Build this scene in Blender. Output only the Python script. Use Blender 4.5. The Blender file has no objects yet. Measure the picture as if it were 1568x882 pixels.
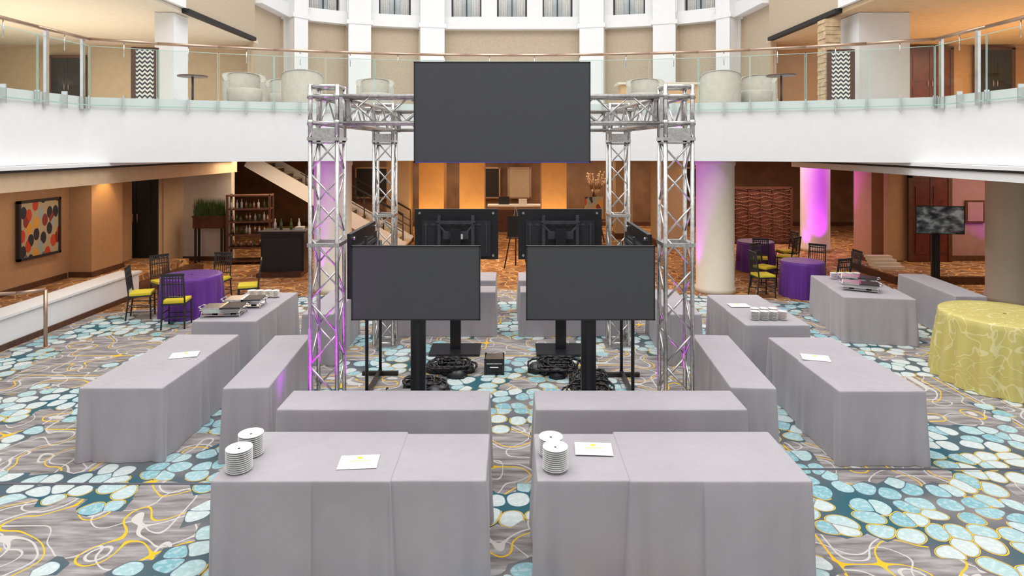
import bpy, bmesh, math, random
from mathutils import Vector, Matrix
random.seed(7)
sc=bpy.context.scene
try:
    sc.view_settings.view_transform='Standard'
except Exception: pass

# ---------------------------------------------------------------- materials
def newmat(name):
    m=bpy.data.materials.new(name); m.use_nodes=True
    nt=m.node_tree; b=nt.nodes['Principled BSDF']
    return m,nt,b
def M(name,col,rough=.6,metal=0,var=.06,scale=6,bump=0,bscale=200,spec=.5):
    m,nt,b=newmat(name)
    n=nt.nodes.new('ShaderNodeTexNoise'); n.inputs['Scale'].default_value=scale
    tc=nt.nodes.new('ShaderNodeTexCoord'); nt.links.new(tc.outputs['Object'],n.inputs['Vector'])
    r=nt.nodes.new('ShaderNodeValToRGB')
    r.color_ramp.elements[0].position=.3; r.color_ramp.elements[1].position=.7
    r.color_ramp.elements[0].color=[max(0,c*(1-var)) for c in col[:3]]+[1]
    r.color_ramp.elements[1].color=[min(1,c*(1+var)) for c in col[:3]]+[1]
    nt.links.new(n.outputs['Fac'],r.inputs['Fac']); nt.links.new(r.outputs['Color'],b.inputs['Base Color'])
    b.inputs['Roughness'].default_value=rough; b.inputs['Metallic'].default_value=metal
    b.inputs['Specular IOR Level'].default_value=spec
    if bump:
        n2=nt.nodes.new('ShaderNodeTexNoise'); n2.inputs['Scale'].default_value=bscale
        nt.links.new(tc.outputs['Object'],n2.inputs['Vector'])
        bp=nt.nodes.new('ShaderNodeBump'); bp.inputs['Strength'].default_value=bump; bp.inputs['Distance'].default_value=.01
        nt.links.new(n2.outputs['Fac'],bp.inputs['Height']); nt.links.new(bp.outputs['Normal'],b.inputs['Normal'])
    return m
class NT:
    def __init__(s,nt): s.nt=nt
    def _in(s,sock,v):
        if v is None: return
        if hasattr(v,'is_output'): s.nt.links.new(v,sock)
        else: sock.default_value=v
    def math(s,op,a,b=None,c=None):
        n=s.nt.nodes.new('ShaderNodeMath'); n.operation=op
        s._in(n.inputs[0],a); s._in(n.inputs[1],b); s._in(n.inputs[2],c); return n.outputs[0]
    def vmath(s,op,a,b=None,scale=None):
        n=s.nt.nodes.new('ShaderNodeVectorMath'); n.operation=op
        s._in(n.inputs[0],a); s._in(n.inputs[1],b)
        if scale is not None: s._in(n.inputs['Scale'],scale)
        return n.outputs[1] if op in('LENGTH','DISTANCE') else n.outputs[0]
    def noise(s,vec,scale,detail=2,col=False):
        n=s.nt.nodes.new('ShaderNodeTexNoise'); s._in(n.inputs['Vector'],vec); n.inputs['Scale'].default_value=scale
        n.inputs['Detail'].default_value=detail; return n.outputs['Color' if col else 'Fac']
    def vor(s,vec,scale,feat='F1',rand=1.0):
        n=s.nt.nodes.new('ShaderNodeTexVoronoi'); n.feature=feat; s._in(n.inputs['Vector'],vec); n.voronoi_dimensions='2D'
        n.inputs['Scale'].default_value=scale; n.inputs['Randomness'].default_value=rand; return n
    def mix(s,f,a,b):
        n=s.nt.nodes.new('ShaderNodeMix'); n.data_type='RGBA'
        s._in(n.inputs[0],f); 
        s._in(n.inputs[6],a if hasattr(a,'is_output') else (*a,1)); s._in(n.inputs[7],b if hasattr(b,'is_output') else (*b,1))
        return n.outputs[2]
    def ramp(s,f,stops,interp='LINEAR'):
        n=s.nt.nodes.new('ShaderNodeValToRGB'); cr=n.color_ramp; cr.interpolation=interp
        while len(cr.elements)<len(stops): cr.elements.new(.5)
        for e,(p,c) in zip(cr.elements,stops): e.position=p; e.color=(*c,1)
        s._in(n.inputs[0],f); return n.outputs[0]
    def gt(s,a,b): return s.math('GREATER_THAN',a,b)
    def lt(s,a,b): return s.math('LESS_THAN',a,b)
    def mul(s,a,b): return s.math('MULTIPLY',a,b)
    def contour(s,vec,scale,level,width,detail=0):
        f=s.noise(vec,scale,detail); return s.lt(s.math('ABSOLUTE',s.math('SUBTRACT',f,level)),width)

def carpet_orange_nodes(N,pos):
    w=N.vmath('ADD',pos,N.vmath('SCALE',N.noise(pos,1.2,2,True),None,.6))
    base=N.ramp(N.noise(w,3.5,4),[(.3,(.13,.055,.028)),(.5,(.29,.13,.05)),(.7,(.42,.24,.11))])
    c=N.mix(N.contour(w,2.4,.5,.022),base,(.66,.36,.10))
    return N.mix(N.mul(N.contour(w,3.6,.56,.022),.8),c,(.60,.48,.34))
def carpet_main():
    m,nt,b=newmat('carpet_pebble'); N=NT(nt)
    g=nt.nodes.new('ShaderNodeNewGeometry'); pos=g.outputs['Position']
    sep=nt.nodes.new('ShaderNodeSeparateXYZ'); nt.links.new(pos,sep.inputs[0])
    cmb=nt.nodes.new('ShaderNodeCombineXYZ'); nt.links.new(sep.outputs[0],cmb.inputs[0]); nt.links.new(sep.outputs[1],cmb.inputs[1])
    P=cmb.outputs[0]
    wob=N.vmath('SCALE',N.vmath('SUBTRACT',N.noise(P,2.0,1,True),(.5,.5,.5)),None,.20)
    W=N.vmath('ADD',P,wob)
    SCL=4.7; RN=.72
    F=N.vor(W,SCL,'F1',RN); E=N.vor(W,SCL,'DISTANCE_TO_EDGE',RN)
    cellpos=F.outputs['Position']
    cl=N.noise(cellpos,.85,1)
    clus=N.gt(cl,.495)
    e1=N.math('SUBTRACT',E.outputs['Distance'],.018)
    e2=N.math('SUBTRACT',.50,F.outputs['Distance'])
    rd=N.math('SMOOTH_MIN',e1,e2,.20)
    peb=N.gt(rd,0.0)
    sc2=nt.nodes.new('ShaderNodeSeparateColor'); nt.links.new(F.outputs['Color'],sc2.inputs[0])
    rnd=sc2.outputs[0]
    pcol=N.ramp(N.math('ADD',N.mul(rnd,.34),N.mul(N.noise(P,.38,1),1.0)),[(.0,(.55,.58,.57)),(.56,(.53,.59,.58)),(.67,(.38,.53,.54)),(.80,(.20,.41,.46)),(.92,(.34,.51,.54))])
    vein=N.noise(P,24,3)
    pcol=N.mix(N.mul(N.gt(vein,.54),.25),pcol,(.78,.80,.78))
    pcol=N.mix(N.mul(N.lt(rd,.03),.35),pcol,(.30,.36,.38))
    gcol=N.ramp(N.noise(P,1.0,2),[(.38,(.035,.11,.14)),(.52,(.10,.12,.135)),(.66,(.22,.20,.195))])
    yel=N.mul(N.gt(N.noise(P,.9,1),.53),N.mul(N.gt(rd,-.050),N.lt(rd,-.014)))
    gcol=N.mix(yel,gcol,(.78,.47,.04))
    cc=N.mix(peb,gcol,pcol)
    st=N.vmath('MULTIPLY',P,(1.6,10.0,1))
    base=N.ramp(N.noise(st,1.6,4),[(.32,(.16,.14,.135)),(.5,(.27,.245,.24)),(.68,(.40,.375,.37))])
    base=N.mix(N.contour(P,2.4,.57,.012),base,(.56,.53,.50))
    base=N.mix(N.contour(N.vmath('ADD',P,(7.3,2.1,0)),2.7,.46,.011),base,(.54,.52,.49))
    base=N.mix(N.contour(P,2.4,.50,.010),base,(.76,.46,.03))
    col=N.mix(clus,base,cc)
    R=N.vmath('DISTANCE',P,(0,-2.4,0))
    col=N.mix(N.gt(R,16.4),col,carpet_orange_nodes(N,P))
    nt.links.new(col,b.inputs['Base Color']); b.inputs['Roughness'].default_value=.9; b.inputs['Specular IOR Level'].default_value=.15
    return m
def carpet_orange():
    m,nt,b=newmat('carpet_amber'); N=NT(nt); g=nt.nodes.new('ShaderNodeNewGeometry')
    nt.links.new(carpet_orange_nodes(N,g.outputs['Position']),b.inputs['Base Color']); b.inputs['Roughness'].default_value=.9
    return m
CARPET=carpet_main(); CARPET2=carpet_orange()
def yellow_cloth():
    m,nt,b=newmat('yellow_damask'); N=NT(nt); tc=nt.nodes.new('ShaderNodeTexCoord'); P=tc.outputs['Object']
    W=N.vmath('ADD',P,N.vmath('SCALE',N.noise(P,2.5,1,True),None,.6))
    c1=N.contour(W,7,.5,.03)
    col=N.mix(c1,(.56,.48,.15),(.68,.61,.29)); 
    nt.links.new(col,b.inputs['Base Color']); b.inputs['Roughness'].default_value=.42
    return m
def zigzag():
    m,nt,b=newmat('zigzag_print'); N=NT(nt); tc=nt.nodes.new('ShaderNodeTexCoord')
    s=nt.nodes.new('ShaderNodeSeparateXYZ'); nt.links.new(tc.outputs['Object'],s.inputs[0])
    zz=N.math('PINGPONG',N.math('ADD',s.outputs[0],5.0),.05)
    f=N.math('FRACT',N.math('ADD',N.mul(s.outputs[2],11),N.mul(zz,11)))
    nt.links.new(N.mix(N.gt(f,.5),(.80,.78,.72),(.03,.03,.035)),b.inputs['Base Color'])
    return m
def painting_mat():
    m,nt,b=newmat('abstract_painting'); N=NT(nt); tc=nt.nodes.new('ShaderNodeTexCoord')
    s=nt.nodes.new('ShaderNodeSeparateXYZ'); nt.links.new(tc.outputs['Object'],s.inputs[0])
    c_=nt.nodes.new('ShaderNodeCombineXYZ'); nt.links.new(N.mul(s.outputs[0],1.6),c_.inputs[0]); nt.links.new(s.outputs[2],c_.inputs[1])
    v=N.vor(c_.outputs[0],3.6,'F1',.9); sp=nt.nodes.new('ShaderNodeSeparateColor'); nt.links.new(v.outputs['Color'],sp.inputs[0])
    c=N.ramp(sp.outputs[0],[(0,(.30,.36,.34)),(.16,(.50,.05,.02)),(.32,(.65,.30,.04)),(.46,(.02,.02,.03)),(.66,(.10,.14,.18)),(.82,(.22,.03,.025))],'CONSTANT')
    c=N.mix(N.gt(v.outputs['Distance'],.46),c,(.42,.34,.22))
    nt.links.new(c,b.inputs['Base Color']); return m
def photo_mat():
    m,nt,b=newmat('screen_picture'); N=NT(nt); tc=nt.nodes.new('ShaderNodeTexCoord'); P=tc.outputs['Object']
    c=N.ramp(N.noise(N.vmath('MULTIPLY',P,(1,1,1.8)),4,6),[(.38,(.02,.02,.025)),(.5,(.08,.09,.09)),(.66,(.34,.34,.34))])
    nt.links.new(c,b.inputs['Base Color']); nt.links.new(c,b.inputs['Emission Color']); b.inputs['Emission Strength'].default_value=.35
    b.inputs['Roughness'].default_value=.2; return m
def glass_mat(name,tint,fac=.05):
    m=bpy.data.materials.new(name); m.use_nodes=True; nt=m.node_tree; nt.nodes.clear(); N=NT(nt)
    o=nt.nodes.new('ShaderNodeOutputMaterial'); t=nt.nodes.new('ShaderNodeBsdfTransparent'); t.inputs[0].default_value=(*tint,1)
    g=nt.nodes.new('ShaderNodeBsdfGlossy'); g.inputs['Roughness'].default_value=.03
    mx=nt.nodes.new('ShaderNodeMixShader'); lw=nt.nodes.new('ShaderNodeLayerWeight'); lw.inputs[0].default_value=.5
    f=N.math('ADD',N.mul(N.math('POWER',lw.outputs['Facing'],5),.6),fac)
    nt.links.new(f,mx.inputs[0]); nt.links.new(t.outputs[0],mx.inputs[1]); nt.links.new(g.outputs[0],mx.inputs[2]); nt.links.new(mx.outputs[0],o.inputs[0])
    return m
def cloth(name,col,rough=.6,sheen=.2):
    m,nt,b=newmat(name); N=NT(nt); tc=nt.nodes.new('ShaderNodeTexCoord'); P=tc.outputs['Object']
    a=N.noise(N.vmath('MULTIPLY',P,(1,1,40)),12,2); c=N.noise(P,1.6,2)
    f=N.math('ADD',N.mul(a,.35),N.mul(c,.65))
    k=.92;j=1.06
    nt.links.new(N.ramp(f,[(.3,tuple(x*k for x in col)),(.7,tuple(min(1,x*j) for x in col))]),b.inputs['Base Color'])
    b.inputs['Roughness'].default_value=rough; b.inputs['Specular IOR Level'].default_value=.3
    b.inputs['Sheen Weight'].default_value=sheen
    bp=nt.nodes.new('ShaderNodeBump'); bp.inputs['Strength'].default_value=.5; bp.inputs['Distance'].default_value=.035
    nt.links.new(N.noise(N.vmath('MULTIPLY',P,(1.8,1.8,.45)),3.5,2),bp.inputs['Height']); nt.links.new(bp.outputs['Normal'],b.inputs['Normal'])
    return m
GREY=cloth('grey_linen',(.39,.36,.385)); PURP=cloth('purple_satin',(.12,.03,.25),.4,.1); YEL=yellow_cloth()
WHITE=M('white_plaster',(.80,.80,.80),.6,var=.015); CREAM=M('cream_paint',(.70,.62,.50),.7,var=.03)
BEIGE=M('beige_paint',(.50,.37,.24),.7,var=.04); PANEL=M('woven_panel',(.50,.40,.29),.8,var=.08,scale=20)
TAN=M('tan_wall',(.46,.27,.14),.7,var=.05); BROWN=M('walnut_wood',(.09,.035,.018),.4,var=.3,scale=12)
AMBER=M('amber_lit_paint',(.62,.38,.17),.6,var=.05)  # orange glow of the lit columns is put into this base colour
DKWALL=M('lobby_brown_wall',(.20,.11,.06),.6,var=.2,scale=2)
COLM=M('column_paint',(.66,.58,.46),.6,var=.02); MAUVE=M('mauve_wall',(.33,.18,.17),.7)
BLACK=M('black_plastic',(.012,.012,.014),.35,var=.2); BLACKM=M('black_metal',(.03,.03,.033),.4,.3)
SCREEN=M('screen_glass',(.056,.056,.062),.30,var=.02,spec=.5)
ALU=M('brushed_aluminium',(.58,.56,.54),.28,.88,var=.18,scale=30); STEEL=M('polished_steel',(.75,.75,.75),.15,1)
BRONZE=M('bronze_rail',(.50,.34,.25),.3,.7); DOORC=M('door_mahogany',(.10,.02,.015),.35,var=.3)
YCUSH=M('yellow_cushion',(.70,.56,.03),.8); CHINA=M('white_china',(.82,.82,.81),.2); PAPER=M('paper',(.90,.90,.90),.8,var=.01)
YINK=M('yellow_ink',(.80,.62,.08),.8); GINK=M('grey_ink',(.5,.5,.5),.8)
LEAF=M('green_leaf',(.05,.10,.025),.7,var=.5); DARK=M('dark_void',(.012,.010,.010),.7); ZIG=zigzag(); PAINT=painting_mat(); PIC=photo_mat()
UPH=M('taupe_upholstery',(.46,.42,.36),.9,var=.07,scale=9); BLUE=M('blue_trim',(.05,.06,.30),.3)
WOODL=M('light_oak',(.55,.40,.24),.6,var=.2,scale=10)
GLASS=glass_mat('clear_glass',(.90,.95,.93)); GLEDGE=M('glass_edge_green',(.40,.58,.51),.2); WGL=M('window_glass',(.36,.40,.40),.08,spec=.8)
CURT=M('sheer_curtain',(.72,.71,.67),.9,var=.15,scale=30); COPPER=M('copper_lattice',(.22,.10,.06),.4,.4); SLOT=M('black_slot',(.01,.01,.01),.6)
BOTT=M('bottle_glass',(.10,.16,.05),.15,var=.6,scale=3); LINEF=M('floor_track',(.10,.10,.12),.5)
SOF=M('soffit_cream',(.60,.43,.27),.7); CHAS=M('tv_chassis',(.055,.055,.06),.4,.2,var=.2)

# ---------------------------------------------------------------- mesh builder
class B:
    def __init__(s): s.bm=bmesh.new(); s.mats=[]
    def mi(s,m):
        if m not in s.mats: s.mats.append(m)
        return s.mats.index(m)
    def face(s,pts,mat,smooth=False):
        vs=[s.bm.verts.new(p) for p in pts]
        f=s.bm.faces.new(vs); f.material_index=s.mi(mat); f.smooth=smooth; return f
    def box(s,c,d,mat,rz=0,rx=0,ry=0):
        x,y,z=[k/2 for k in d]; R=Matrix.Rotation(rz,3,'Z')@Matrix.Rotation(ry,3,'Y')@Matrix.Rotation(rx,3,'X')
        v=[s.bm.verts.new(R@Vector((a*x,b*y,e*z))+Vector(c)) for a in(-1,1) for b in(-1,1) for e in(-1,1)]
        i=s.mi(mat)
        for q in((0,1,3,2),(4,6,7,5),(0,4,5,1),(2,3,7,6),(0,2,6,4),(1,5,7,3)):
            f=s.bm.faces.new([v[k] for k in q]); f.material_index=i
    def bb(s,x0,x1,y0,y1,z0,z1,mat): s.box(((x0+x1)/2,(y0+y1)/2,(z0+z1)/2),(abs(x1-x0),abs(y1-y0),abs(z1-z0)),mat)
    def tube(s,p0,p1,r,mat,n=8,r1=None,cap=True):
        p0=Vector(p0);p1=Vector(p1); d=p1-p0
        if d.length<1e-6: return
        r1=r if r1 is None else r1
        q=d.to_track_quat('Z','Y'); i=s.mi(mat)
        a=[];b=[]
        for k in range(n):
            t=2*math.pi*k/n; o=Vector((math.cos(t),math.sin(t),0))
            a.append(s.bm.verts.new(p0+q@(o*r))); b.append(s.bm.verts.new(p1+q@(o*r1)))
        for k in range(n):
            f=s.bm.faces.new((a[k],a[(k+1)%n],b[(k+1)%n],b[k])); f.material_index=i; f.smooth=True
        if cap:
            f=s.bm.faces.new(a[::-1]); f.material_index=i; f=s.bm.faces.new(b); f.material_index=i
    def path(s,pts,r,mat,n=8):
        for a,b in zip(pts,pts[1:]): s.tube(a,b,r,mat,n)
    def lathe(s,prof,mat,c=(0,0,0),n=32,fn=None,smooth=True,cap=True):
        rings=[];i=s.mi(mat)
        for (r,z) in prof:
            ring=[]
            for k in range(n):
                t=2*math.pi*k/n; rr=r if fn is None else fn(r,z,t)
                ring.append(s.bm.verts.new((c[0]+rr*math.cos(t),c[1]+rr*math.sin(t),c[2]+z)))
            rings.append(ring)
        for A,Bb in zip(rings,rings[1:]):
            for k in range(n):
                f=s.bm.faces.new((A[k],A[(k+1)%n],Bb[(k+1)%n],Bb[k])); f.material_index=i; f.smooth=smooth
        if cap:
            for rg in(rings[0][::-1],rings[-1]):
                f=s.bm.faces.new(rg); f.material_index=i
    def prism(s,pts,z0,z1,mat):
        i=s.mi(mat); a=[s.bm.verts.new((x,y,z0)) for x,y in pts]; b=[s.bm.verts.new((x,y,z1)) for x,y in pts]
        f=s.bm.faces.new(a[::-1]); f.material_index=i; f=s.bm.faces.new(b); f.material_index=i
        n=len(pts)
        for k in range(n):
            f=s.bm.faces.new((a[k],a[(k+1)%n],b[(k+1)%n],b[k])); f.material_index=i
    def wallseg(s,p,q,z0,z1,t,mat):
        p=Vector((*p,0));q=Vector((*q,0)); d=(q-p); L=d.length; a=math.atan2(d.y,d.x); c=(p+q)/2
        s.box((c.x,c.y,(z0+z1)/2),(L,t,z1-z0),mat,rz=a)
    def obj(s,name,loc=(0,0,0),rz=0,bevel=0,parent=None):
        bmesh.ops.recalc_face_normals(s.bm,faces=s.bm.faces[:])
        me=bpy.data.meshes.new(name); s.bm.to_mesh(me); s.bm.free()
        for m in s.mats: me.materials.append(m)
        o=bpy.data.objects.new(name,me); sc.collection.objects.link(o); o.location=loc; o.rotation_euler=(0,0,rz)
        if parent: o.parent=parent
        if bevel:
            bv=o.modifiers.new('bevel','BEVEL'); bv.width=bevel; bv.segments=2; bv.limit_method='ANGLE'
        return o
def clone(o,loc,rz=0):
    n=bpy.data.objects.new(o.name,o.data); sc.collection.objects.link(n); n.location=loc; n.rotation_euler=(0,0,rz)
    for m in o.modifiers:
        if m.type=='BEVEL':
            k=n.modifiers.new('bevel','BEVEL'); k.width=m.width; k.segments=m.segments; k.limit_method='ANGLE'
    return n

# ---------------------------------------------------------------- tables
def drape(b,x0,x1,y0,y1,h,mat,seed=0,flare=.012,amp=.009,steps=(),zb=.004):
    """cloth over a rectangular top: rounded edge, nearly vertical skirt with soft corner pleats"""
    rnd=random.Random(seed); r=.018; pts=[]
    def edge(a,bb,nrm,nseg):
        L=math.dist(a,bb)
        ts=[k/nseg for k in range(nseg)]
        if nrm[1]<-.9:
            for sx,_ in steps:
                for e in(-.002,.002): ts.append((sx+e-a[0])/(bb[0]-a[0]))
        for t in sorted(ts):
            pts.append((a[0]+(bb[0]-a[0])*t,a[1]+(bb[1]-a[1])*t,nrm[0],nrm[1],min(t,1-t)*L))
    def corner(cx,cy,a0):
        for k in range(6):
            a=a0+math.pi/2*k/6; pts.append((cx+r*math.cos(a),cy+r*math.sin(a),math.cos(a),math.sin(a),0))
    nx=max(8,int((x1-x0)/.025)); ny=max(8,int((y1-y0)/.025))
    edge((x0+r,y0),(x1-r,y0),(0,-1),nx); corner(x1-r,y0+r,-math.pi/2)
    edge((x1,y0+r),(x1,y1-r),(1,0),ny); corner(x1-r,y1-r,0)
    edge((x1-r,y1),(x0+r,y1),(0,1),nx); corner(x0+r,y1-r,math.pi/2)
    edge((x0,y1-r),(x0,y0+r),(-1,0),ny); corner(x0+r,y0+r,math.pi)
    ph=[rnd.uniform(0,6.28) for _ in range(4)]
    ca=[rnd.uniform(.6,1.5) for _ in range(4)]
    zs=[h,h-.004,h-.012,h-.04,h-.1,h*.7,h*.5,h*.3,h*.12,zb]
    ins=[-.010,-.002,0,0,0,0,0,0,0,0]
    rings=[]
    for z,ii in zip(zs,ins):
        ring=[]; dn=(h-z)/h; s=0; prev=None
        for (x,y,nx_,ny_,dc) in pts:
            if prev: s+=math.dist(prev,(x,y))
            prev=(x,y)
            wob=amp*(math.sin(s*4.1+ph[0])+.7*math.sin(s*9.3+ph[1])+.6*math.sin(s*17+ph[2]+dn))*dn
            q=ca[(1 if x>0 else 0)+(2 if y>0 else 0)]
            cor=q*(math.exp(-(dc/.05)**2)*.022*dn - math.exp(-((dc-.10)/.03)**2)*.024*dn + math.exp(-((dc-.20)/.05)**2)*.010*dn)
            off=ii+flare*dn+wob+cor
            for (sx,dx) in steps:
                if ny_<-.9 and x>sx: off+=dx*min(1,dn*4)
            ring.append(b.bm.verts.new((x+nx_*off,y+ny_*off,z)))
        rings.append(ring)
    i=b.mi(mat); n=len(pts)
    for A,C in zip(rings,rings[1:]):
        for k in range(n):
            f=b.bm.faces.new((A[k],A[(k+1)%n],C[(k+1)%n],C[k])); f.material_index=i; f.smooth=True
    f=b.bm.faces.new(rings[0]); f.material_index=i
def table(name,cx,cy,w,d,rz=0,seam=None,axis='x',steps=(),seed=0,h=.75,flare=.012):
    b=B(); x0,x1,y0,y1=-w/2,w/2,-d/2,d/2
    if seam is None: drape(b,x0,x1,y0,y1,h,GREY,seed,flare)
    else:
        drape(b,x0,x1,y0,y1,h-.007,GREY,seed,flare)
        e=.022
        if axis=='x': drape(b,x0+w*seam,x1+e,y0-e,y1+e,h,GREY,seed+50,flare,steps=[(x0+w*p,q) for p,q in steps])
        elif axis=='xl': drape(b,x0-e,x0+w*seam,y0-e,y1+e,h,GREY,seed+50,flare,steps=[(x0+w*p,q) for p,q in steps])
        else: drape(b,x0-e,x1+e,y0-e,y0+d*seam,h,GREY,seed+50,flare)
    for sx in(-1,1):
        for sy in(-1,1): b.tube((sx*(w/2-.12),sy*(d/2-.08),.0),(sx*(w/2-.12),sy*(d/2-.08),h-.03),.014,BLACKM)
    return b.obj(name,(cx,cy,0),rz)
table('banquet_table',-1.19,4.98,2.0,.76,0,.65,'xl',seed=1,steps=((.36,-.022),))
table('banquet_table',1.185,4.98,2.0,.76,0,.34,'x',seed=2,steps=((.61,.022),))
table('seminar_table',-1.21,6.06,1.98,.46,0,seed=3)
table('seminar_table',1.21,6.06,1.98,.46,0,seed=4)
table('seminar_table',-2.78,7.25,.46,1.8,.08,seed=5)
table('seminar_table',2.52,7.25,.46,1.8,-.07,seed=6)
table('banquet_table',-3.98,7.28,.81,1.82,0,.5,'y',seed=7)
table('banquet_table',3.72,7.18,.83,1.78,0,.5,'y',seed=8)
table('banquet_table',-4.05,9.68,.86,1.75,0,.5,'y',seed=9)
table('banquet_table',3.66,9.5,.84,1.78,0,.45,'y',seed=10)
table('banquet_table',6.1,11.02,1.05,1.78,-.16,.42,'y',seed=11)
table('seminar_table',7.62,11.15,.5,1.83,-.10,seed=12)
table('seminar_table',-1.23,10.78,1.9,.46,0,seed=13)
table('seminar_table',1.09,10.78,1.9,.46,0,seed=14)
table('banquet_table',-1.25,11.85,1.9,.76,0,seed=15)
table('banquet_table',1.07,11.85,1.9,.76,0,seed=16)
table('seminar_table',-2.85,9.95,.46,1.6,.0,seed=17)
table('seminar_table',2.55,9.95,.46,1.6,.0,seed=18)

def round_table(name,cx,cy,R,h,flare,mat,folds=11,amp=.035,seed=0):
    b=B(); rnd=random.Random(seed); p=rnd.uniform(0,6)
    def fn(r,z,t):
        dn=(h-z)/h
        if r<R*.9: return r
        g=math.sin(folds*t+p+.8*math.sin(2*t)); g=abs(g)**.7*(1 if g>0 else -1)
        return r+flare*dn+amp*min(1,dn*1.6)*(g+.4*math.sin(folds*2.0*t+1.3+p))
    prof=[(.02,h),(R*.8,h),(R-.01,h-.001),(R,h-.012)]+[(R,h*(1-k/10)) for k in range(1,10)]+[(R,.005)]
    b.lathe(prof,mat,n=200,fn=fn,cap=False)
    b.tube((0,0,0),(0,0,h-.02),.04,BLACKM); b.lathe([(.3,0),(.28,.03),(.05,.05)],BLACKM,n=20)
    b.lathe([(R-.02,h-.03),(R-.02,h-.012)],BROWN,n=40)
    return b.obj(name,(cx,cy,0))
round_table('yellow_draped_round_table',6.74,8.55,.76,.92,.08,YEL,17,.032)
round_table('purple_draped_round_table',-6.15,12.0,.54,.75,.02,PURP,13,.022,1)
round_table('purple_draped_round_table',6.25,13.45,.44,.75,.02,PURP,12,.02,2)
round_table('purple_draped_round_table',6.35,16.3,.46,.75,.02,PURP,12,.02,3)

# ---------------------------------------------------------------- chairs
def chair_mesh():
    b=B(); w=.19
    for sx in(-1,1):
        b.tube((sx*w,-.19,0),(sx*(w-.005),-.18,.45),.015,BLACKM)
        b.path([(sx*w,.22,0),(sx*(w-.01),.17,.45),(sx*(w-.02),.23,.95)],.015,BLACKM)
        for z in(.14,.26): b.tube((sx*w,-.185,z),(sx*w,.19,z+.02),.009,BLACKM)
    for z in(.12,.2): b.tube((-w,-.187,z),(w,-.187,z),.009,BLACKM)
    b.tube((-w,.20,.2),(w,.20,.2),.008,BLACKM)
    b.box((0,0,.435),(.41,.40,.03),BLACKM)
    b.box((0,-.005,.472),(.38,.37,.045),YCUSH)
    for z,y in((.56,.183),(.80,.212),(.90,.226)): b.tube((-w+.01,y,z),(w-.01,y,z),.013,BLACKM)
    b.box((0,0.230,.955),(.38,.02,.05),BLACKM)
    for k in range(7):
        x=-.14+.28*k/6; b.tube((x,.183,.56),(x,.226,.95),.008,BLACKM,6)
    return b
def face_to(cx,cy,x,y): return math.atan2((cy-y),(cx-x))+math.pi/2
first=chair_mesh().obj('chiavari_chair',(-6.95,11.72,0),face_to(-6.15,12.0,-6.95,11.72),bevel=.006)
for (tx,ty,pos) in [(-6.15,12.0,[(-7.1,12.75),(-5.98,11.15),(-6.1,12.95),(-5.2,12.35)]),
                    (6.25,13.45,[(5.35,13.35),(5.75,14.25),(6.85,14.15),(6.55,12.65),(7.2,13.45)]),
                    (6.35,16.3,[(5.5,16.2),(6.1,15.4),(7.2,16.4),(6.9,15.6)])]:
    for (x,y) in pos: clone(first,(x,y,0),face_to(tx,ty,x,y))

# ---------------------------------------------------------------- truss
def truss():
    par=bpy.data.objects.new('truss_frame',None); sc.collection.objects.link(par)
    S=.30; h=S/2; r=.024; rd=.012
    def seg(b,p0,p1,a,c,n):
        p0=Vector(p0);p1=Vector(p1);a=Vector(a)*h;c=Vector(c)*h
        cs=[a+c,-a+c,-a-c,a-c]
        for o in cs: b.tube(p0+o,p1+o,r,ALU,10)
        L=(p1-p0)
        for f in range(4):
            o1=cs[f];o2=cs[(f+1)%4]
            for k in range(n):
                t0=(k+.04)/n;t1=(k+.96)/n
                A,Bo=(o1,o2) if (k+f)%2==0 else (o2,o1)
                b.tube(p0+L*t0+A,p0+L*t1+Bo,rd,ALU,6)
            for t in(0.01,.99): b.tube(p0+L*t+o1,p0+L*t+o2,rd*1.2,ALU,6)
    X=(1,0,0);Y=(0,1,0);Z=(0,0,1)
    T={'fl':(-2.11,7.15),'fr':(1.87,7.15),'rl':(-2.06,10.15),'rr':(1.72,10.15)}
    zt=3.62
    for k,(x,y) in T.items():
        b=B()
        b.box((x,y,.01),(.46,.46,.02),ALU)
        seg(b,(x,y,.03),(x,y,3.28),X,Y,9)
        for z in(3.29,2.10): 
            for s1 in(-1,1): b.box((x+s1*h,y,z),(.06,S+.05,.04),ALU); b.box((x,y+s1*h,z),(S+.05,.06,.04),ALU)
        for sx in(-1,1):
            for sy in(-1,1): b.tube((x+sx*h,y+sy*h,3.3),(x+sx*h,y+sy*h,3.9),.026,ALU,10)
        for z in(zt-.15,zt+.15,3.88):
            for s1 in(-1,1):
                b.tube((x-h,y+s1*h,z),(x+h,y+s1*h,z),.022,ALU); b.tube((x+s1*h,y-h,z),(x+s1*h,y+h,z),.022,ALU)
        for s1 in(-1,1):
            b.box((x,y+s1*(h+.005),3.36),(S,.012,.10),ALU); b.box((x+s1*(h+.005),y,3.36),(.012,S,.10),ALU)
            for sx in(-1,1):
                for z in(3.47,3.77): b.lathe([(.036,-.03),(.036,.03)],ALU,c=(x+sx*h,y+s1*h,z),n=12)
        b.obj('tower_'+k,parent=par)
    def beam(a,c,w,n):
        b=B()
        A=Vector((*T[a],zt));C=Vector((*T[c],zt)); d=(C-A).normalized()
        seg(b,A+d*(h+.03),C-d*(h+.03),w,Z,n)
        for e in(A+d*(h+.05),C-d*(h+.05)):
            for s1 in(-1,1): b.box((e.x+Vector(w).x*s1*h,e.y+Vector(w).y*s1*h,zt),(.04,.04,S+.06),ALU)
        b.obj('beam_%s_%s'%(a,c),parent=par)
    beam('fl','fr',Y,10); beam('rl','rr',Y,10); beam('fl','rl',X,8); beam('fr','rr',X,8)
truss()

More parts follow.
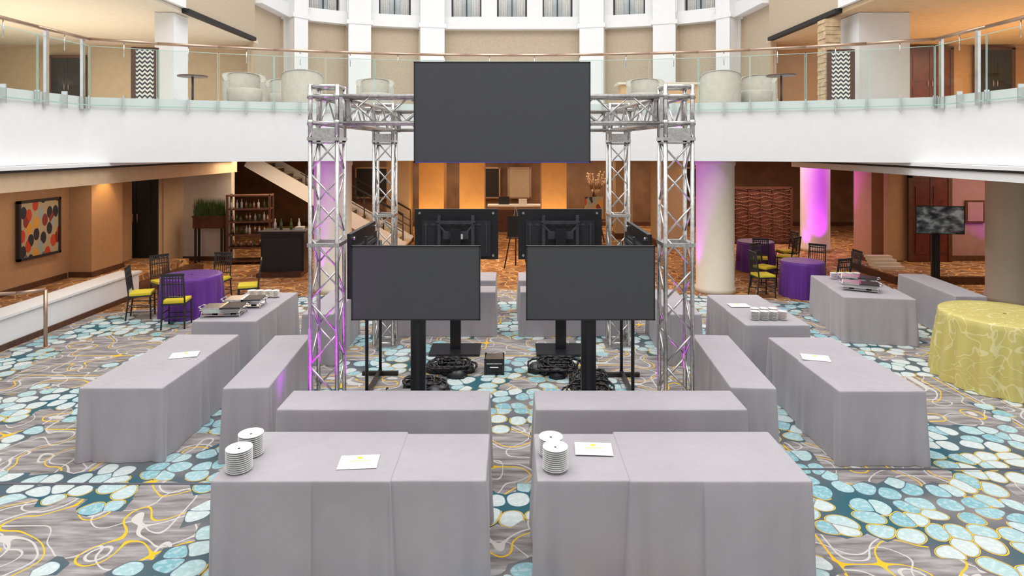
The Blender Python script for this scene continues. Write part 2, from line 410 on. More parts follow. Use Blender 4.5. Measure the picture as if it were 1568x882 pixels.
# ---------------------------------------------------------------- TVs
def tv(name,loc,w,h,z0,rz=0,stand='column',screen=None,trim=BLACK):
    """local: screen faces -Y, origin on floor under the screen centre"""
    b=B(); t=.045; zc=z0+h/2; bz=.014
    b.box((0,t/2+.004,zc),(w,t,h),BLACK)
    b.box((0,0.002,z0+h-bz/2),(w,.012,bz),BLACK); b.box((0,0.002,z0+bz/2),(w,.012,bz*.8),trim)
    for s in(-1,1): b.box((s*(w/2-bz/2),0.002,zc),(bz,.012,h),BLACK)
    b.face([(-w/2+bz,-.001,z0+bz),(w/2-bz,-.001,z0+bz),(w/2-bz,-.001,z0+h-bz),(-w/2+bz,-.001,z0+h-bz)],screen or SCREEN)
    if stand:
        b.box((0,t+.025,zc-h*.08),(w*.82,.05,h*.70),BLACKM)
        b.box((0,t+.06,zc-h*.12),(w*.5,.04,h*.45),BLACK)
        for k in range(9): b.box((-w*.36+k*w*.09,t+.053,zc+h*.2),(w*.05,.006,h*.035),CHAS)
        for s in(-1,1):
            b.box((s*w*.20,t+.09,zc),(.05,.03,h*.78),CHAS)
            b.box((s*w*.11,t+.10,zc+h*.03),(.03,.02,h*.55),CHAS,ry=s*.75)
            b.box((s*w*.36,t+.055,zc-h*.05),(.02,.02,h*.6),CHAS)
        for q in(-.38,.25): b.box((0,t+.10,zc+q*h),(w*.46,.02,.05),CHAS)
        b.box((0,t+.112,zc),(w*.30,.03,.12),CHAS)
        if stand=='column2': b.box((-w*.03,t+.130,zc-.02),(.14,.006,.08),PAPER)
        for s in(-1,1):
            for q in(-1,1): b.tube((s*w*.44,t-.0,zc+q*h*.42),(s*w*.44,t+.03,zc+q*h*.42),.02,ALU)
    else:
        b.box((0,t+.015,zc),(w*.8,.03,h*.7),BLACKM)
    if stand in('column','column2'):
        y=t+.15
        b.box((0,y,(z0+h*.6)/2+.02),(.165,.06,z0+h*.6),BLACK)
        b.box((0,y-.033,(z0)/2),(.05,.008,z0*.9),BLACKM)
        b.box((0,y,.02),(.78,.55,.03),BLACK)
        for sx in(-1,1):
            for sy in(-1,1): b.tube((sx*.33,y+sy*.22,0),(sx*.33,y+sy*.22,.03),.03,BLACK)
    elif stand=='posts':
        y=t+.13
        for s in(-1,1):
            b.tube((s*w*.30,y,.03),(s*w*.30,y,z0+h*.7),.022,BLACK,10)
            b.box((s*w*.30,y,.03),(.06,.5,.05),BLACK)
        b.box((0,y,.06),(w*.62,.05,.05),BLACK); b.box((0,y,z0+h*.5),(w*.62,.04,.08),BLACK)
    return b.obj(name,(loc[0],loc[1],0),rz)
tv('flat_screen_tv',(-.108,6.86),1.94,1.11,3.025,stand=None,trim=BLUE)
tv('tv_on_stand',(-1.06,6.88),1.42,.82,1.29)
tv('tv_on_stand',(.865,6.88),1.42,.82,1.29)
tv('tv_on_stand',(-.885,10.0),1.33,.80,1.41,math.pi,stand='column2')
tv('tv_on_stand',(.765,10.0),1.33,.80,1.41,math.pi,stand='column')
tv('tv_on_stand',(-2.02,8.35),1.36,.80,1.33,-math.pi/2,stand='posts')
tv('tv_on_stand',(1.70,8.3),1.36,.80,1.33,math.pi/2,stand='posts')
tv('tv_on_stand',(9.42,13.75),1.0,.62,1.28,-.12,stand='column',screen=PIC)

def cable_pile(cx,cy,R,seed):
    b=B(); rnd=random.Random(seed)
    for k in range(13):
        a0=rnd.uniform(0,6.28); r=rnd.uniform(.12,R); ox,oy=rnd.uniform(-.08,.08),rnd.uniform(-.08,.08); z=.018+rnd.uniform(0,.10)
        el=rnd.uniform(.5,1); pts=[]
        for j in range(15):
            t=a0+j*.45; pts.append((ox+r*math.cos(t),oy+r*el*math.sin(t),z+.015*(1+math.sin(3*t))))
        b.path(pts,.014,BLACK,6)
    for k in range(36):
        a=rnd.uniform(0,6.28); r=rnd.uniform(0,R*.8); s=rnd.uniform(.06,.15)
        b.lathe([(s,0),(s*.95,s*.4),(s*.5,s*.8),(.005,s*.9)],BLACK,c=(r*math.cos(a),r*math.sin(a),0),n=7)
    b.obj('cable_pile',(cx,cy,0))
cable_pile(-.85,8.93,.34,1); cable_pile(.62,8.93,.34,2); cable_pile(1.0,7.95,.30,3); cable_pile(-1.15,8.2,.30,4); cable_pile(1.05,8.45,.2,5)
def equipment_case(cx,cy,w,d,h,mat,rz=0):
    b=B(); b.box((0,0,h/2),(w,d,h),mat); b.box((0,0,h*.7),(w+.01,d+.01,.015),ALU)
    for sx in(-1,1):
        for sy in(-1,1): b.box((sx*w/2,sy*d/2,h/2+.005),(.03,.03,h+.01),BLACKM)
    b.tube((-.06,-d/2-.02,h*.5),(.06,-d/2-.02,h*.5),.008,ALU); 
    b.obj('equipment_case',(cx,cy,0),rz,bevel=.004)
equipment_case(-1.35,7.60,.40,.32,.20,M('grey_case',(.20,.20,.21),.5)); equipment_case(-.25,8.9,.25,.25,.22,BLACK)

# ---------------------------------------------------------------- table-top items
def plates(cx,cy,n=12,z=.752,R=.098):
    b=B()
    for k in range(n):
        b.lathe([(R*.55,0),(R*.6,.003),(R*.97,.011),(R,.0145),(R*.95,.0145),(R*.6,.008),(.01,.007)],CHINA,c=(0,0,k*.0155),n=28,cap=False)
    b.obj('plate_stack',(cx,cy,z))
for c in((-2.07,4.74,11),(-2.08,4.98,11),(.33,4.76,11),(.31,4.99,9)): plates(*c)
for x in(3.44,3.57,3.70,3.83): plates(x,8.85,8,R=.062)
for x in(3.5,3.63,3.76): plates(x,9.02,8,R=.06)
for x in(-4.25,-4.12,-3.99,-3.86): plates(x,10.2,7,R=.065)
for x in(5.98,6.12,6.26,6.4): plates(x,11.62,7,R=.065)
def sign(cx,cy,rz=0):
    b=B(); b.box((0,0,.001),(.30,.21,.002),PAPER)
    b.lathe([(.024,.0022),(.023,.003)],YINK,c=(0,.06,0),n=6)
    for k,w in enumerate((.16,.12,.2,.08)): b.box((0,.015-k*.028,.0025),(w,.008,.001),YINK if k==0 else GINK)
    b.obj('paper_sign',(cx,cy,.7545),rz)
sign(-1.19,4.85,.08); sign(.66,5.06,-.06); sign(-3.85,7.35,.3); sign(3.52,7.25,-.3); sign(3.5,9.65,0)
def chafing(cx,cy,rz=0):
    b=B(); w,d=.56,.36
    for sx in(-1,1):
        for sy in(-1,1): b.tube((sx*.27,sy*.16,0),(sx*.25,sy*.15,.10),.008,STEEL)
    b.box((0,0,.03),(.52,.30,.008),STEEL)
    b.box((0,0,.115),(w,d,.012),STEEL)
    b.box((0,0,.09),(w-.06,d-.06,.06),STEEL)
    for s in(-1,1):
        b.lathe([(.04,0),(.04,.045),(.03,.05)],BLACKM,c=(s*.13,0,.034),n=14)
        b.path([(s*.28,-.1,.12),(s*.33,-.08,.13),(s*.33,.08,.13),(s*.28,.1,.12)],.007,STEEL)
    b.box((-.14,0,.125),(.25,.30,.02),ALU); b.box((.14,0,.125),(.25,.30,.02),BLACKM); b.box((0,0,.14),(.03,.34,.01),STEEL)
    b.obj('chafing_dish',(cx,cy,.752),rz)
chafing(-4.2,9.12,.1); chafing(-4.1,9.6,.1); chafing(5.95,10.68,-.5); chafing(6.2,11.18,-.5)

# ---------------------------------------------------------------- architecture
ARCC=(0,-2.4); ARCR=16.1
def arc(x,R=ARCR): return (x,ARCC[1]+math.sqrt(R*R-x*x))
ZS0,ZS1=2.9,4.13
b=B(); b.bb(-16,16,-12,26,-.1,0,CARPET); b.obj('floor')
xs=[-7.95+15.9*k/48 for k in range(49)]
inner=[arc(x) for x in xs]
b=B(); b.prism([(-7.95,-12)]+inner+[(7.95,-12),(16,-12),(16,26),(-16,26),(-16,-12)],ZS0,ZS1,WHITE)
b.obj('balcony_slab')
b=B(); b.bb(-16,16,-12.2,-12,0,11.5,WHITE); b.obj('wall_front')
b=B()
b.bb(-7.95,-7.6,3,17.2,2.84,2.895,WHITE); b.bb(-8.1,-7.62,3,17.2,2.80,2.84,SLOT)
b.bb(-8.3,-7.7,3,17.5,2.50,2.80,SOF); b.obj('bulkhead_left')
b=B(); b.bb(7.55,7.95,3,17.6,2.84,2.895,WHITE); b.bb(7.57,8.1,3,17.4,2.80,2.84,SLOT); b.bb(7.60,8.3,3,17,2.66,2.80,WHITE); b.obj('bulkhead_right')
b=B(); b.box((-5.7,5.93,.002),(7.2,.03,.006),LINEF,rz=0.0); b.box((5.6,6.2,.002),(7.0,.03,.006),LINEF); b.obj('trim_1')

# balcony glass
b=B(); pr=[(-7.9,3),(-7.9,5),(-7.9,7),(-7.9,9),(-7.9,10.4)]
pr+=[(arc(-7.85+15.7*k/16,ARCR-.05)) for k in range(17)]+[(7.9,10.4),(7.9,9),(7.9,7),(7.9,5),(7.9,3)]
for p,q in zip(pr,pr[1:]):
    p_=Vector(p);q_=Vector(q); d=(q_-p_); L=d.length; u=d/L
    n=max(1,round(L/1.0)); 
    a=p_+u*.012; c=q_-u*.012
    b.face([(a.x,a.y,3.98),(c.x,c.y,3.98),(c.x,c.y,5.08),(a.x,a.y,5.08)],GLASS)
    b.wallseg(a,c,3.965,3.985,.018,GLEDGE); b.wallseg(a,c,5.07,5.080,.010,GLEDGE)
    for k in range(n+0):
        m=p_+u*(L*(k+.5)/n)
        ang=math.atan2(u.y,u.x)
        b.box((m.x,m.y,4.03),(.02,.10,.30),STEEL,rz=ang)
        b.tube((m.x,m.y,4.9),(m.x,m.y,5.18),.009,STEEL)
    b.box((p_.x,p_.y,4.03),(.02,.08,.24),STEEL,rz=math.atan2(u.y,u.x))
    for w_ in (a,c): b.box((w_.x,w_.y,4.53),(.008,.010,1.1),GLEDGE)
b.path([(x,y,5.2) for x,y in pr],.032,BRONZE,10)
for x,y in((-7.9,11.5),(-7.9,10.6),(7.9,11.5),(7.9,10.6)):
    b.box((x,y,4.55),(.05,.07,1.3),STEEL)
b.obj('glass_balustrade')

# upper facade
poly=[(-7.2,17.8),(-7.1,19.8),(-6.8,20.2),(-5.5,21.0),(-4.8,21.2),(-3.2,21.6),(-2.4,21.8)]
full=poly+[(-x,y) for x,y in poly[::-1]]
kinds=['panel','pier','panel','pier','panel','pier','panel','pier','panel','pier','panel','pier','panel']
b=B(); piers=B(); pan=B(); wins=[]
for (p,q),k in zip(zip(full,full[1:]),kinds):
    P=Vector(p);Q=Vector(q); d=Q-P; u=d.normalized(); nrm=Vector((u.y,-u.x))
    if k=='pier':
        piers.wallseg(P,Q,ZS1,11.5,.7,WHITE)
        piers.wallseg(P-u*.06,Q+u*.06,7.28,7.42,.76,WHITE)
    else:
        off=-nrm*.28
        pan.wallseg(P+off,Q+off,ZS1,7.3,.12,PANEL)
        L=d.length
        for t in (0.0,1.0):
            m=P+off*0.7+d*t; pan.box((m.x,m.y,5.7),(.07,.07,3.1),BEIGE)
        pan.wallseg(P+off*.75,Q+off*.75,5.0,5.04,.04,BEIGE)
        b.wallseg(P+off*.5,Q+off*.5,7.3,7.72,.45,WHITE)
        b.wallseg(P+off*.7,Q+off*.7,9.9,11.5,.2,WHITE)
        nw=3 if L>4 else 1
        ww=L/nw*.66
        for j in range(nw+1):
            a=P+off*.7+u*(L*j/nw-(L/nw-ww)/2 if j>0 else 0)
            c=P+off*.7+u*(L*j/nw+(L/nw-ww)/2 if j<nw else L)
            b.wallseg(a,c,7.72,9.9,.2,WHITE)
        for j in range(nw):
            c=P+off*1.0+u*(L*(j+.5)/nw); wins.append((c,u,ww))
b.obj('wall_back_upper'); piers.obj('facade_piers'); pan.obj('woven_wall_panels')
for i,(c,u,ww) in enumerate(wins):
    w=B(); ang=math.atan2(u.y,u.x)
    w.box((0,.05,1.1),(ww,.02,2.2),WGL)
    w.box((0,0,1.1),(.03,.06,2.2),BLACKM)
    for s in(-1,1): w.box((s*(ww/2-.02),0,1.1),(.05,.08,2.2),BLACKM)
    w.box((0,0,.03),(ww,.1,.06),WHITE)
    for s in(-1,1):
        for k in range(5):
            w.tube((s*(ww/2-.08-.06*k),.02,.06),(s*(ww/2-.08-.06*k),.02,2.15),.034,CURT,8)
    w.obj('window_%d'%(i+1),(c.x,c.y,7.72),ang)
for s,nm in((-1,'left'),(1,'right')):
    b=B(); x0,x1=(s*7.4,s*15.9)
    wallc=BEIGE if s<0 else TAN  # right lounge's orange lighting is put into its wall colour
    b.bb(x0,x1,6,18.4,6.2,6.3,CREAM if s<0 else SOF); b.obj('ceiling_lounge_'+nm)
    b=B(); b.bb(s*7.3,s*7.5,14.0,17.75,6.31,8.0,PANEL); b.bb(s*7.24,s*7.39,14.0,17.7,6.2,6.30,SLOT); b.bb(s*7.3,s*7.5,6,14.0,6.31,8.0,WHITE); b.bb(s*7.28,s*7.5,14,17.75,8.0,11.5,WHITE); b.obj('bulkhead_upper_'+nm)
    b=B(); b.bb(s*7.4,s*15.9,18.4,18.6,ZS1,6.2,wallc); b.bb(s*7.4,s*15.9,18.34,18.4,ZS1,4.28,BROWN)
    b.obj('wall_upper_back_'+nm)
    b=B(); b.bb(s*15.8,s*16,6,18.4,ZS1,6.2,wallc); b.obj('wall_upper_'+nm)
b=B(); b.bb(7.72,8.85,13.9,14.8,ZS1+.005,6.19,WHITE); b.bb(7.67,8.9,13.85,14.85,ZS1+.005,ZS1+.15,WHITE); b.bb(7.67,8.9,13.7,13.95,6.31,11,WHITE); b.obj('column_upper')
b=B(); b.bb(-7.95,-7.52,13.9,14.5,ZS1+.005,6.19,WHITE); b.bb(-8.0,-7.47,13.85,14.55,ZS1+.005,ZS1+.15,WHITE); b.bb(-7.95,-7.52,13.9,14.5,6.31,11,WHITE); b.obj('column_upper')
def door(name,x,y,z,w,h,mat,rz=0,frame=BROWN):
    b=B(); b.box((0,0,h/2),(w,.04,h),mat)
    for s in(-1,1): b.box((s*(w/2+.05),-.01,h/2),(.1,.06,h+.1),frame)
    b.box((0,-.01,h+.05),(w+.2,.06,.1),frame)
    for s in(-1,1):
        b.box((s*w*.25,-.025,h*.70),(w*.32,.02,h*.40),mat); b.box((s*w*.25,-.025,h*.25),(w*.32,.02,h*.32),mat)
        b.tube((s*.06,-.06,h*.42),(s*.06,-.06,h*.52),.012,BRONZE)
    b.box((0,-.024,h/2),(.012,.01,h),DARK)
    b.obj(name,(x,y,z),rz)
door('door_1',-13.0,18.28,ZS1+.06,.9,1.6,DARK); door('door_2',12.2,18.28,ZS1+.06,1.2,1.85,DOORC)
door('door_3',14.1,18.28,ZS1+.06,1.0,1.85,DARK)
w=B()
w.box((0,.04,.95),(3.2,.02,1.9),WGL)
for k in range(5): w.box((-1.6+.8*k,0,.95),(.05,.1,1.9),BLACKM)
for z in(0.03,.65,1.3,1.87): w.box((0,0,z),(3.2,.09,.04),BLACKM)
w.obj('window_20',(-15.7,16.6,ZS1+.05),math.pi/2)
def zig_screen(x,y,w,h,rz=0):
    b=B(); b.box((0,0,h/2+.02),(w,.03,h-.06),ZIG)
    for s in(-1,1): b.box((s*w/2,0,h/2),(.09,.05,h),BROWN); b.box((s*w/2,0,.02),(.08,.3,.04),BROWN)
    b.box((0,0,h-.02),(w,.05,.05),BROWN); b.box((0,0,.05),(w,.05,.05),BROWN)
    b.obj('patterned_divider_screen',(x,y,ZS1),rz)
zig_screen(-7.75,13.2,.44,1.17,.2); zig_screen(7.1,13.5,.46,1.17,-.2)
# stacked oak totem behind the right-hand screen
b=B()
for k in range(22): b.box((0,0,.045+k*.09),(.34+.03*(k%2),.34+.03*((k+1)%2),.084),WOODL,rz=.03*math.sin(k*2.1))
b.obj('stacked_wood_totem',(7.28,14.35,ZS1))
def barrel_chair(x,y,rz):
    b=B(); n=22
    def ringpt(r,t): return (r*math.cos(t),r*math.sin(t))
    o=[];
    for k in range(n+1):
        t=-.35+ (math.pi+.7)*k/n; hh=.60+.26*math.sin(math.pi*k/n)**.6
        o.append((ringpt(.47,t),ringpt(.36,t),hh))
    i=b.mi(UPH)
    for (a,c,h1),(a2,c2,h2) in zip(o,o[1:]):
        v=[b.bm.verts.new(p) for p in((*a,.10),(*a2,.10),(*a2,h2),(*a,h1),(*c,.10),(*c2,.10),(*c2,h2),(*c,h1))]
        for q in((0,1,2,3),(4,7,6,5),(3,2,6,7)):
            f=b.bm.faces.new([v[k] for k in q]); f.material_index=i; f.smooth=(q!=(3,2,6,7))
        b.tube((*a,h1),(*a2,h2),.012,UPH,6); b.tube((*c,h1),(*c2,h2),.012,UPH,6)
    for (a,c,h1) in(o[0],o[-1]): b.face([(*a,.10),(*c,.10),(*c,h1),(*a,h1)],UPH)
    b.lathe([(.02,.12),(.36,.12),(.40,.18),(.41,.38),(.37,.44),(.02,.46)],UPH,n=28,cap=False)
    for sx in(-1,1):
        for sy in(-1,1): b.tube((sx*.26,sy*.26,0),(sx*.24,sy*.24,.14),.02,BROWN)
    b.obj('barrel_armchair',(x,y,ZS1),rz)
for x,y,rz in((-6.3,14.7,.5),(-5.0,14.9,3.4),(5.0,15.0,2.9),(5.95,15.2,-.5),(-3.5,16,.2),(3.4,16,-.2),(-5.9,16.2,.4)): barrel_chair(x,y,rz)
b=B(); b.box((0,0,.42),(2.2,.5,.84),AMBER); b.box((0,0,.87),(2.4,.65,.06),CREAM); b.box((0,-.26,.1),(2.2,.02,.2),BROWN); b.obj('lounge_counter',(4.2,18.0,ZS1))  # amber body colour stands in for orange light on the counter
def side_table(x,y):
    b=B(); b.lathe([(.30,.0),(.30,.03)],BROWN,c=(0,0,.58),n=28); b.tube((0,0,.03),(0,0,.58),.025,BLACKM); b.lathe([(.2,0),(.19,.02),(.03,.04)],BLACKM,n=20)
    b.obj('pedestal_side_table',(x,y,ZS1))
side_table(-6.9,13.5); side_table(5.75,13.35)
def banquette(s):
    b=B(); cy=-2.4
    R0=17.2; a0,a1=(math.radians(67.8),math.radians(72)) if s>0 else (math.radians(108),math.radians(112.2))
    for k in range(10):
        t0=a0+(a1-a0)*k/10; t1=a0+(a1-a0)*(k+1)/10
        for r0,r1,z0,z1,m in((R0,R0+.6,.08,.45,UPH),(R0+.55,R0+.72,.08,.85,UPH),(R0+.1,R0+.65,0,.08,BROWN)):
            p=[(R*math.cos(t),cy+R*math.sin(t)) for R in(r0,r1) for t in(t0,t1)]
            b.prism([p[0],p[1],p[3],p[2]],ZS1+z0,ZS1+z1,m)
    b.obj('curved_banquette')

# ---------------------------------------------------------------- lower level
b=B(); b.bb(-15.8,15.8,25.4,25.6,0,2.89,DKWALL); b.bb(-15.8,15.8,25.3,25.4,0,.15,BROWN); b.obj('wall_back')
b=B(); b.bb(-16,-15.8,-12,25.4,0,2.89,BEIGE); b.obj('wall_left')
b=B(); b.bb(15.8,16,-12,25.4,0,2.89,BEIGE); b.obj('wall_right')
b=B(); b.bb(-15.8,-8.4,5,16.25,0.001,.30,CARPET2); b.obj('terrace_floor_left')
b=B(); b.bb(-8.4,-8.0,5,13.4,.08,.50,WHITE); b.bb(-8.4,-7.97,5,13.42,.001,.10,BROWN); b.bb(-8.44,-7.96,5,13.44,.50,.54,WHITE)
b.bb(-8.4,-8.0,13.44,16.2,0.001,.16,BROWN); b.obj('parapet_left')
b=B(); b.bb(-10.05,-9.85,5,16.2,.301,2.88,TAN); b.bb(-9.85,-9.82,5,13.8,.301,.42,BROWN)
b.bb(-9.85,-9.35,13.9,15.0,.301,2.88,TAN); b.bb(-9.85,-9.32,13.87,15.03,.301,.42,BROWN); b.obj('wall_gallery_left')
PALE=M('pale_wall',(.60,.55,.50),.7)
b=B(); b.bb(-9.25,-7.9,17.6,17.8,0.001,2.88,PALE); b.bb(-9.25,-7.9,17.57,17.6,.001,.12,BROWN); b.obj('wall_alcove_right')
b=B(); b.bb(-13,-9.3,16.45,16.6,.0,2.88,BEIGE); b.bb(-9.35,-9.25,16.6,17.6,0.0,2.88,BEIGE); b.obj('wall_alcove_left')
door('door_4',-9.85,16.38,.302,.95,2.2,DARK,0,DARK)
b=B(); b.box((0,0,0),(1.05,.04,1.1),PAINT)
for s in(-1,1): b.box((s*.55,-.01,0),(.05,.07,1.2),BLACKM); b.box((0,-.01,s*.575),(1.15,.07,.05),BLACKM)
o=b.obj('framed_painting',(-9.80,12.95,1.52),math.pi/2)
b=B(); b.tube((-7.45,9.98,0),(-7.45,9.98,.92),.028,BRONZE); b.path([(-7.45,9.98,.92),(-7.7,9.7,.93),(-8.35,9.2,1.0),(-9.3,8.4,1.02)],.026,BRONZE); b.tube((-9.3,8.4,.3),(-9.3,8.4,1.02),.028,BRONZE)
b.lathe([(.06,0),(.05,.015)],BRONZE,c=(-7.45,9.98,0),n=16); b.obj('handrail')
b=B(); b.bb(-.42,.42,-.14,.14,0,.32,BROWN); b.bb(-.44,.44,-.16,.16,.30,.34,BROWN)
rnd=random.Random(3)
for k in range(620):
    x=rnd.uniform(-.40,.40);y=rnd.uniform(-.12,.12);h=rnd.uniform(.35,.55);dx=rnd.uniform(-.06,.06);dy=rnd.uniform(-.06,.03)
    b.face([(x-.008,y,.32),(x+.008,y,.32),(x+dx,y+dy,.32+h)],LEAF)
for x in(-.36,.36):
    for y in(-.1,.1): b.box((x,y,-.48),(.05,.05,.96),BLACKM)
b.obj('grass_planter',(-8.35,17.3,.96))
b=B()
for x in(-.55,.55):
    for y in(-.2,.2): b.box((x,y,.95),(.05,.05,1.9),BROWN)
for z in(.1,.45,.8,1.15,1.5,1.87): b.box((0,0,z),(1.15,.45,.035),BROWN)
for z in(.45,.8,1.15,1.5):
    for k in range(9):
        x=-.46+.115*k; h=rnd.uniform(.16,.26)
        b.lathe([(.03,0),(.032,h*.6),(.012,h*.75),(.012,h)],rnd.choice([BOTT,CHINA,BRONZE]),c=(x,rnd.uniform(-.1,.1),z+.018),n=10)
b.obj('bottle_shelf',(-7.2,17.2,0),.15)
b=B(); b.box((0,0,.52),(1.05,.6,1.04),BLACK); b.box((0,0,1.07),(1.15,.7,.05),BLACKM); b.box((0,-.31,.5),(.95,.02,.85),BLACKM)
b.box((0,-.30,.05),(1.07,.62,.1),BROWN)
for x in(-.3,-.15,.1,.3): b.lathe([(.035,0),(.035,.15),(.014,.2),(.014,.27)],rnd.choice([BOTT,CHINA]),c=(x,.1,1.095),n=12)
b.box((.35,0,1.13),(.2,.2,.08),CHINA)
b.obj('bar_counter',(-5.75,15.9,0),.06)
b=B(); P0=Vector((-3.3,0,.2)); P1=Vector((-8.0,0,2.88)); n=16
for k in range(n):
    x=P0.x+(P1.x-P0.x)*k/n; z=P0.z+(P1.z-P0.z)*k/n
    b.box((x-.12,19.6,z),(.34,1.3,.05),CREAM); b.box((x+.02,19.6,z-.08),(.02,1.3,.15),BROWN)
L=(P1-P0).length; ang=math.atan2(P1.z-P0.z,-(P1.x-P0.x))
c=(P0+P1)/2
for y in(18.92,20.28): b.box((c.x,y,c.z-.08),(L,.06,.42),WHITE,ry=ang)
for y in(18.92,20.28):
    for dz,r in((.95,.03),(.62,.012),(.42,.012)): b.tube((P0.x,y,P0.z+dz),(P1.x+1.6,y,P1.z-.9+dz),r,BLACKM)
    for k in range(6):
        t=k/8.; x=P0.x+(P1.x-P0.x)*t; z=P0.z+(P1.z-P0.z)*t; b.tube((x,y,z),(x,y,z+.95),.018,BLACKM)
b.obj('staircase')
def rcol(x,y,R,mat=COLM):
    b=B(); b.lathe([(R+.03,0),(R+.03,.12),(R,.14),(R,2.78),(R+.02,2.80),(R+.02,2.895)],mat,n=48); b.obj('round_column',(x,y,0))
rcol(4.5,13.85,.41); rcol(-4.0,13.95,.41); rcol(9.36,19.3,.42); rcol(10.45,12.95,.52)
def scol(x,y,w,mat):
    b=B(); b.box((0,0,1.44),(w,w,2.88),mat); b.box((0,0,.1),(w+.06,w+.06,.2),BROWN); b.box((0,0,2.78),(w+.08,w+.08,.12),mat); b.obj('square_column',(x,y,0),bevel=.01)
for x in(-2.72,-1.35,1.42): scol(x,21.5,.85,AMBER)
scol(-3.75,20.9,.75,BEIGE); scol(5.1,20.5,.9,BEIGE); scol(3.9,22,.6,BEIGE)
b=B(); b.bb(9.95,10.75,17.3,18.2,0,2.89,TAN); b.bb(9.9,10.8,17.25,18.25,0,.15,BROWN); b.obj('square_column')
b=B(); b.bb(8.9,15.8,14.5,16.4,.001,.18,BROWN); b.bb(8.95,15.8,14.55,16.4,.18,.19,CARPET2); b.obj('terrace_floor_right')
b=B(); b.bb(9.9,11.5,16.45,16.65,.2,2.89,TAN); b.bb(11.5,15.8,16.45,16.65,.2,2.89,MAUVE); b.bb(11.5,15.8,16.42,16.45,.2,.34,BROWN); b.obj('wall_gallery_right')
door('door_5',10.93,16.36,.195,.94,2.2,DOORC)
b=B(); b.box((0,0,0),(.5,.03,.6),BROWN); b.box((0,-.02,0),(.4,.02,.5),MAUVE); b.obj('wall_plaque',(12.15,16.41,1.5))
b=B(); w,h=2.0,1.85
for s in(-1,1): b.box((s*w/2,0,h/2),(.08,.08,h),BROWN)
for z in(.1,h): b.box((0,0,z),(w,.08,.08),BROWN)
for k in range(14):
    pts=[(-w/2+w*j/24,.02*math.sin(j+k),.15+k*.125+.03*math.sin(j*.9+k*1.3)) for j in range(25)]
    b.path(pts,.018,COPPER,5)
for k in range(5): b.box((-w/2+w*(k+.5)/5,0,h/2),(.03,.03,h),BROWN)
b.box((0,.05,h/2),(w,.01,h),COPPER)
b.obj('lattice_divider',(8.2,20.6,0))
b=B()
for k in range(4): b.box((0,.12*k,.03+.06*k),(.62,.5-.1*k,.06),CREAM)
b.obj('beige_steps',(9.35,15.6,.19))  # small beige steps on the right terrace
b=B(); b.box((0,0,.5),(1.9,.6,1.0),TAN); b.box((0,-.02,1.03),(2.0,.75,.06),WHITE); b.box((0,-.32,.5),(1.7,.03,.8),BROWN); b.box((-.4,.05,1.2),(.4,.05,.3),BLACK); b.box((0.3,0,1.16),(.3,.2,.2),WHITE)
b.obj('reception_desk',(0.1,23.2,0))
b=B(); b.path([(-.35,0,0),(0,.05,1.7)],.02,BROWN); b.path([(.35,0,0),(0,.05,1.7)],.02,BROWN); b.path([(0,.5,0),(0,.05,1.6)],.02,BROWN); b.box((0,-.03,.75),(.8,.08,.04),BROWN); b.box((0,-.02,1.15),(.62,.03,.75),PAINT)
b.obj('easel_with_artwork',(2.75,21.0,0))
b=B(); b.path([(-.3,0,0),(0,.05,1.6)],.018,BLACKM); b.path([(.3,0,0),(0,.05,1.6)],.018,BLACKM); b.path([(0,.4,0),(0,.05,1.5)],.018,BLACKM); b.box((0,-.03,.8),(.5,.05,.03),BLACKM); b.box((0,-.02,1.1),(.45,.02,.55),BLACK)
b.obj('easel_with_board',(.1,16.5,0))
def branch_vase(x,y):
    b=B(); b.lathe([(.08,0),(.14,.2),(.12,.45),(.07,.6),(.08,.65)],BROWN,n=20); r=random.Random(5)
    b.box((0,0,-.35),(.5,.5,.7),BROWN); BL=M('blossom',(.7,.5,.3))
    for k in range(26):
        a=r.uniform(0,6.28);t=r.uniform(.1,.45); p1=(t*.5*math.cos(a),t*.5*math.sin(a),.95); p2=(t*math.cos(a+.3),t*math.sin(a+.3),r.uniform(1.2,1.6))
        b.path([(0,0,.55),p1,p2],.008,BRONZE,5)
        b.path([p1,(p1[0]*2.1,p1[1]*2.1,1.25)],.006,BRONZE,5)
        b.lathe([(.01,-.03),(.035,0),(.01,.04)],BL,c=p2,n=6)
    b.obj('branch_vase',(x,y,.7))
branch_vase(3.0,22.8)
for i,(x,w_,m) in enumerate(((-.9,.8,DARK),(.3,.9,PANEL),(-5.2,2.2,DARK),(6.8,2.0,DARK))):
    b=B(); b.box((0,0,0),(w_,.03,1.2),m)
    for s in(-1,1): b.box((s*w_/2,-.01,0),(.06,.06,1.26),BRONZE); b.box((0,-.01,s*.6),(w_,.06,.06),BRONZE)
    b.obj('wall_art',(x,25.24,1.75))

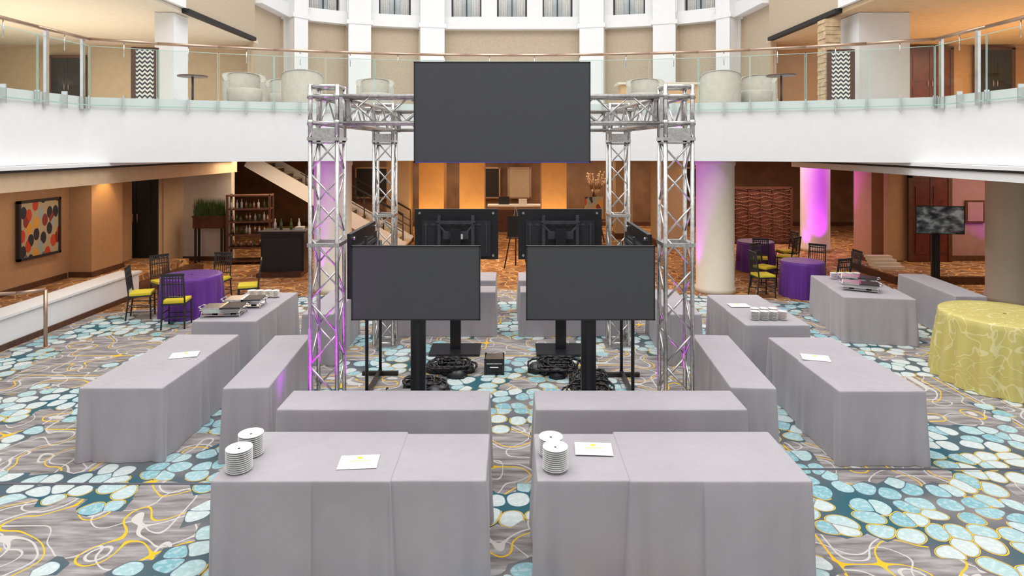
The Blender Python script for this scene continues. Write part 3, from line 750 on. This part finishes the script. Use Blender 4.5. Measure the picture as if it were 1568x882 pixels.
# ---------------------------------------------------------------- lights
def area(name,loc,sx,sy,e,col,rot=(0,0,0)):
    l=bpy.data.lights.new(name,'AREA'); l.shape='RECTANGLE'; l.size=sx; l.size_y=sy; l.energy=e; l.color=col
    o=bpy.data.objects.new(name,l); sc.collection.objects.link(o); o.location=loc; o.rotation_euler=rot; return o
def spot(name,loc,target,e,col,ang=60,rad=.08,blend=.6):
    l=bpy.data.lights.new(name,'SPOT'); l.energy=e; l.color=col; l.spot_size=math.radians(ang); l.spot_blend=blend; l.shadow_soft_size=rad
    o=bpy.data.objects.new(name,l); sc.collection.objects.link(o); o.location=loc
    o.rotation_euler=(Vector(target)-Vector(loc)).to_track_quat('-Z','Y').to_euler(); return o
WARM=(1,.76,.52)
for x,y,sx,sy,e in((-11.5,12,3,5,80),(-10.5,16.0,1.5,.6,12),(-6.5,17,3,1.5,110),(0,17,6,2,200),(-3,23.5,5,2,110),(3.5,23.5,5,2,110),(7.5,19.5,3,2,100),(12.5,14.5,3,2.5,100),(11.5,19.5,4,2,80)):
    area('lower_level_fill',(x,y,2.86),sx,sy,e,WARM)  # unseen warm fill added beneath the slab, which shades the lower level
area('ceiling_light_wallwash',(-8.9,12.6,2.45),.3,4,24,(1,.78,.55))
for x,y,r,e,c in((-11.5,14,4,260,(1,.90,.76)),(12.6,15,3,220,(1,.66,.34))):
    area('lounge_ceiling_light',(x,y,6.1),r,r,e,c)
for x in(-2.72,-1.35,1.42): spot('column_uplight',(x,20.3,.1),(x,21.0,2.4),130,(1,.55,.14),80)
spot('column_uplight',(-9.1,14.3,2.8),(-9.35,14.3,1.2),60,(1,.6,.2),70)
MAG=(.46,.0,1)
spot('magenta_uplight',(3.75,13.7,.08),(4.12,13.82,2.6),320,MAG,50)
spot('magenta_uplight',(-4.35,13.3,.08),(-4.15,13.65,2.6),320,MAG,55)
spot('magenta_uplight',(9.1,18.3,.08),(9.3,18.95,2.2),420,MAG,80)
spot('magenta_uplight',(8.75,19.0,.08),(9.1,19.15,2.2),220,MAG,80)
spot('magenta_uplight',(-2.3,6.65,.1),(-2.1,7.1,2.2),160,(.6,0,1),55)
spot('magenta_uplight',(-1.8,7.8,.1),(-2.05,7.2,1.8),130,(.6,0,1),55)
spot('magenta_uplight',(1.6,7.75,.1),(1.85,7.2,1.6),60,(.6,0,1),55)
spot('magenta_uplight',(12.7,15.9,.3),(12.2,16.4,2.0),40,MAG,70)
area('skylight',(0,7,13.5),15,15,2150,(1,.99,.97))
wd=bpy.data.worlds.new('world'); sc.world=wd; wd.use_nodes=True
bg=wd.node_tree.nodes['Background']; bg.inputs[0].default_value=(.97,.98,1,1); bg.inputs[1].default_value=1.05

cam=bpy.data.cameras.new('camera'); co=bpy.data.objects.new('camera',cam); sc.collection.objects.link(co); sc.camera=co
co.location=(0,0,3.2); co.rotation_euler=(math.pi/2,0,0)
cam.sensor_width=36; cam.lens=21.97; cam.shift_y=-.1378; cam.clip_end=200
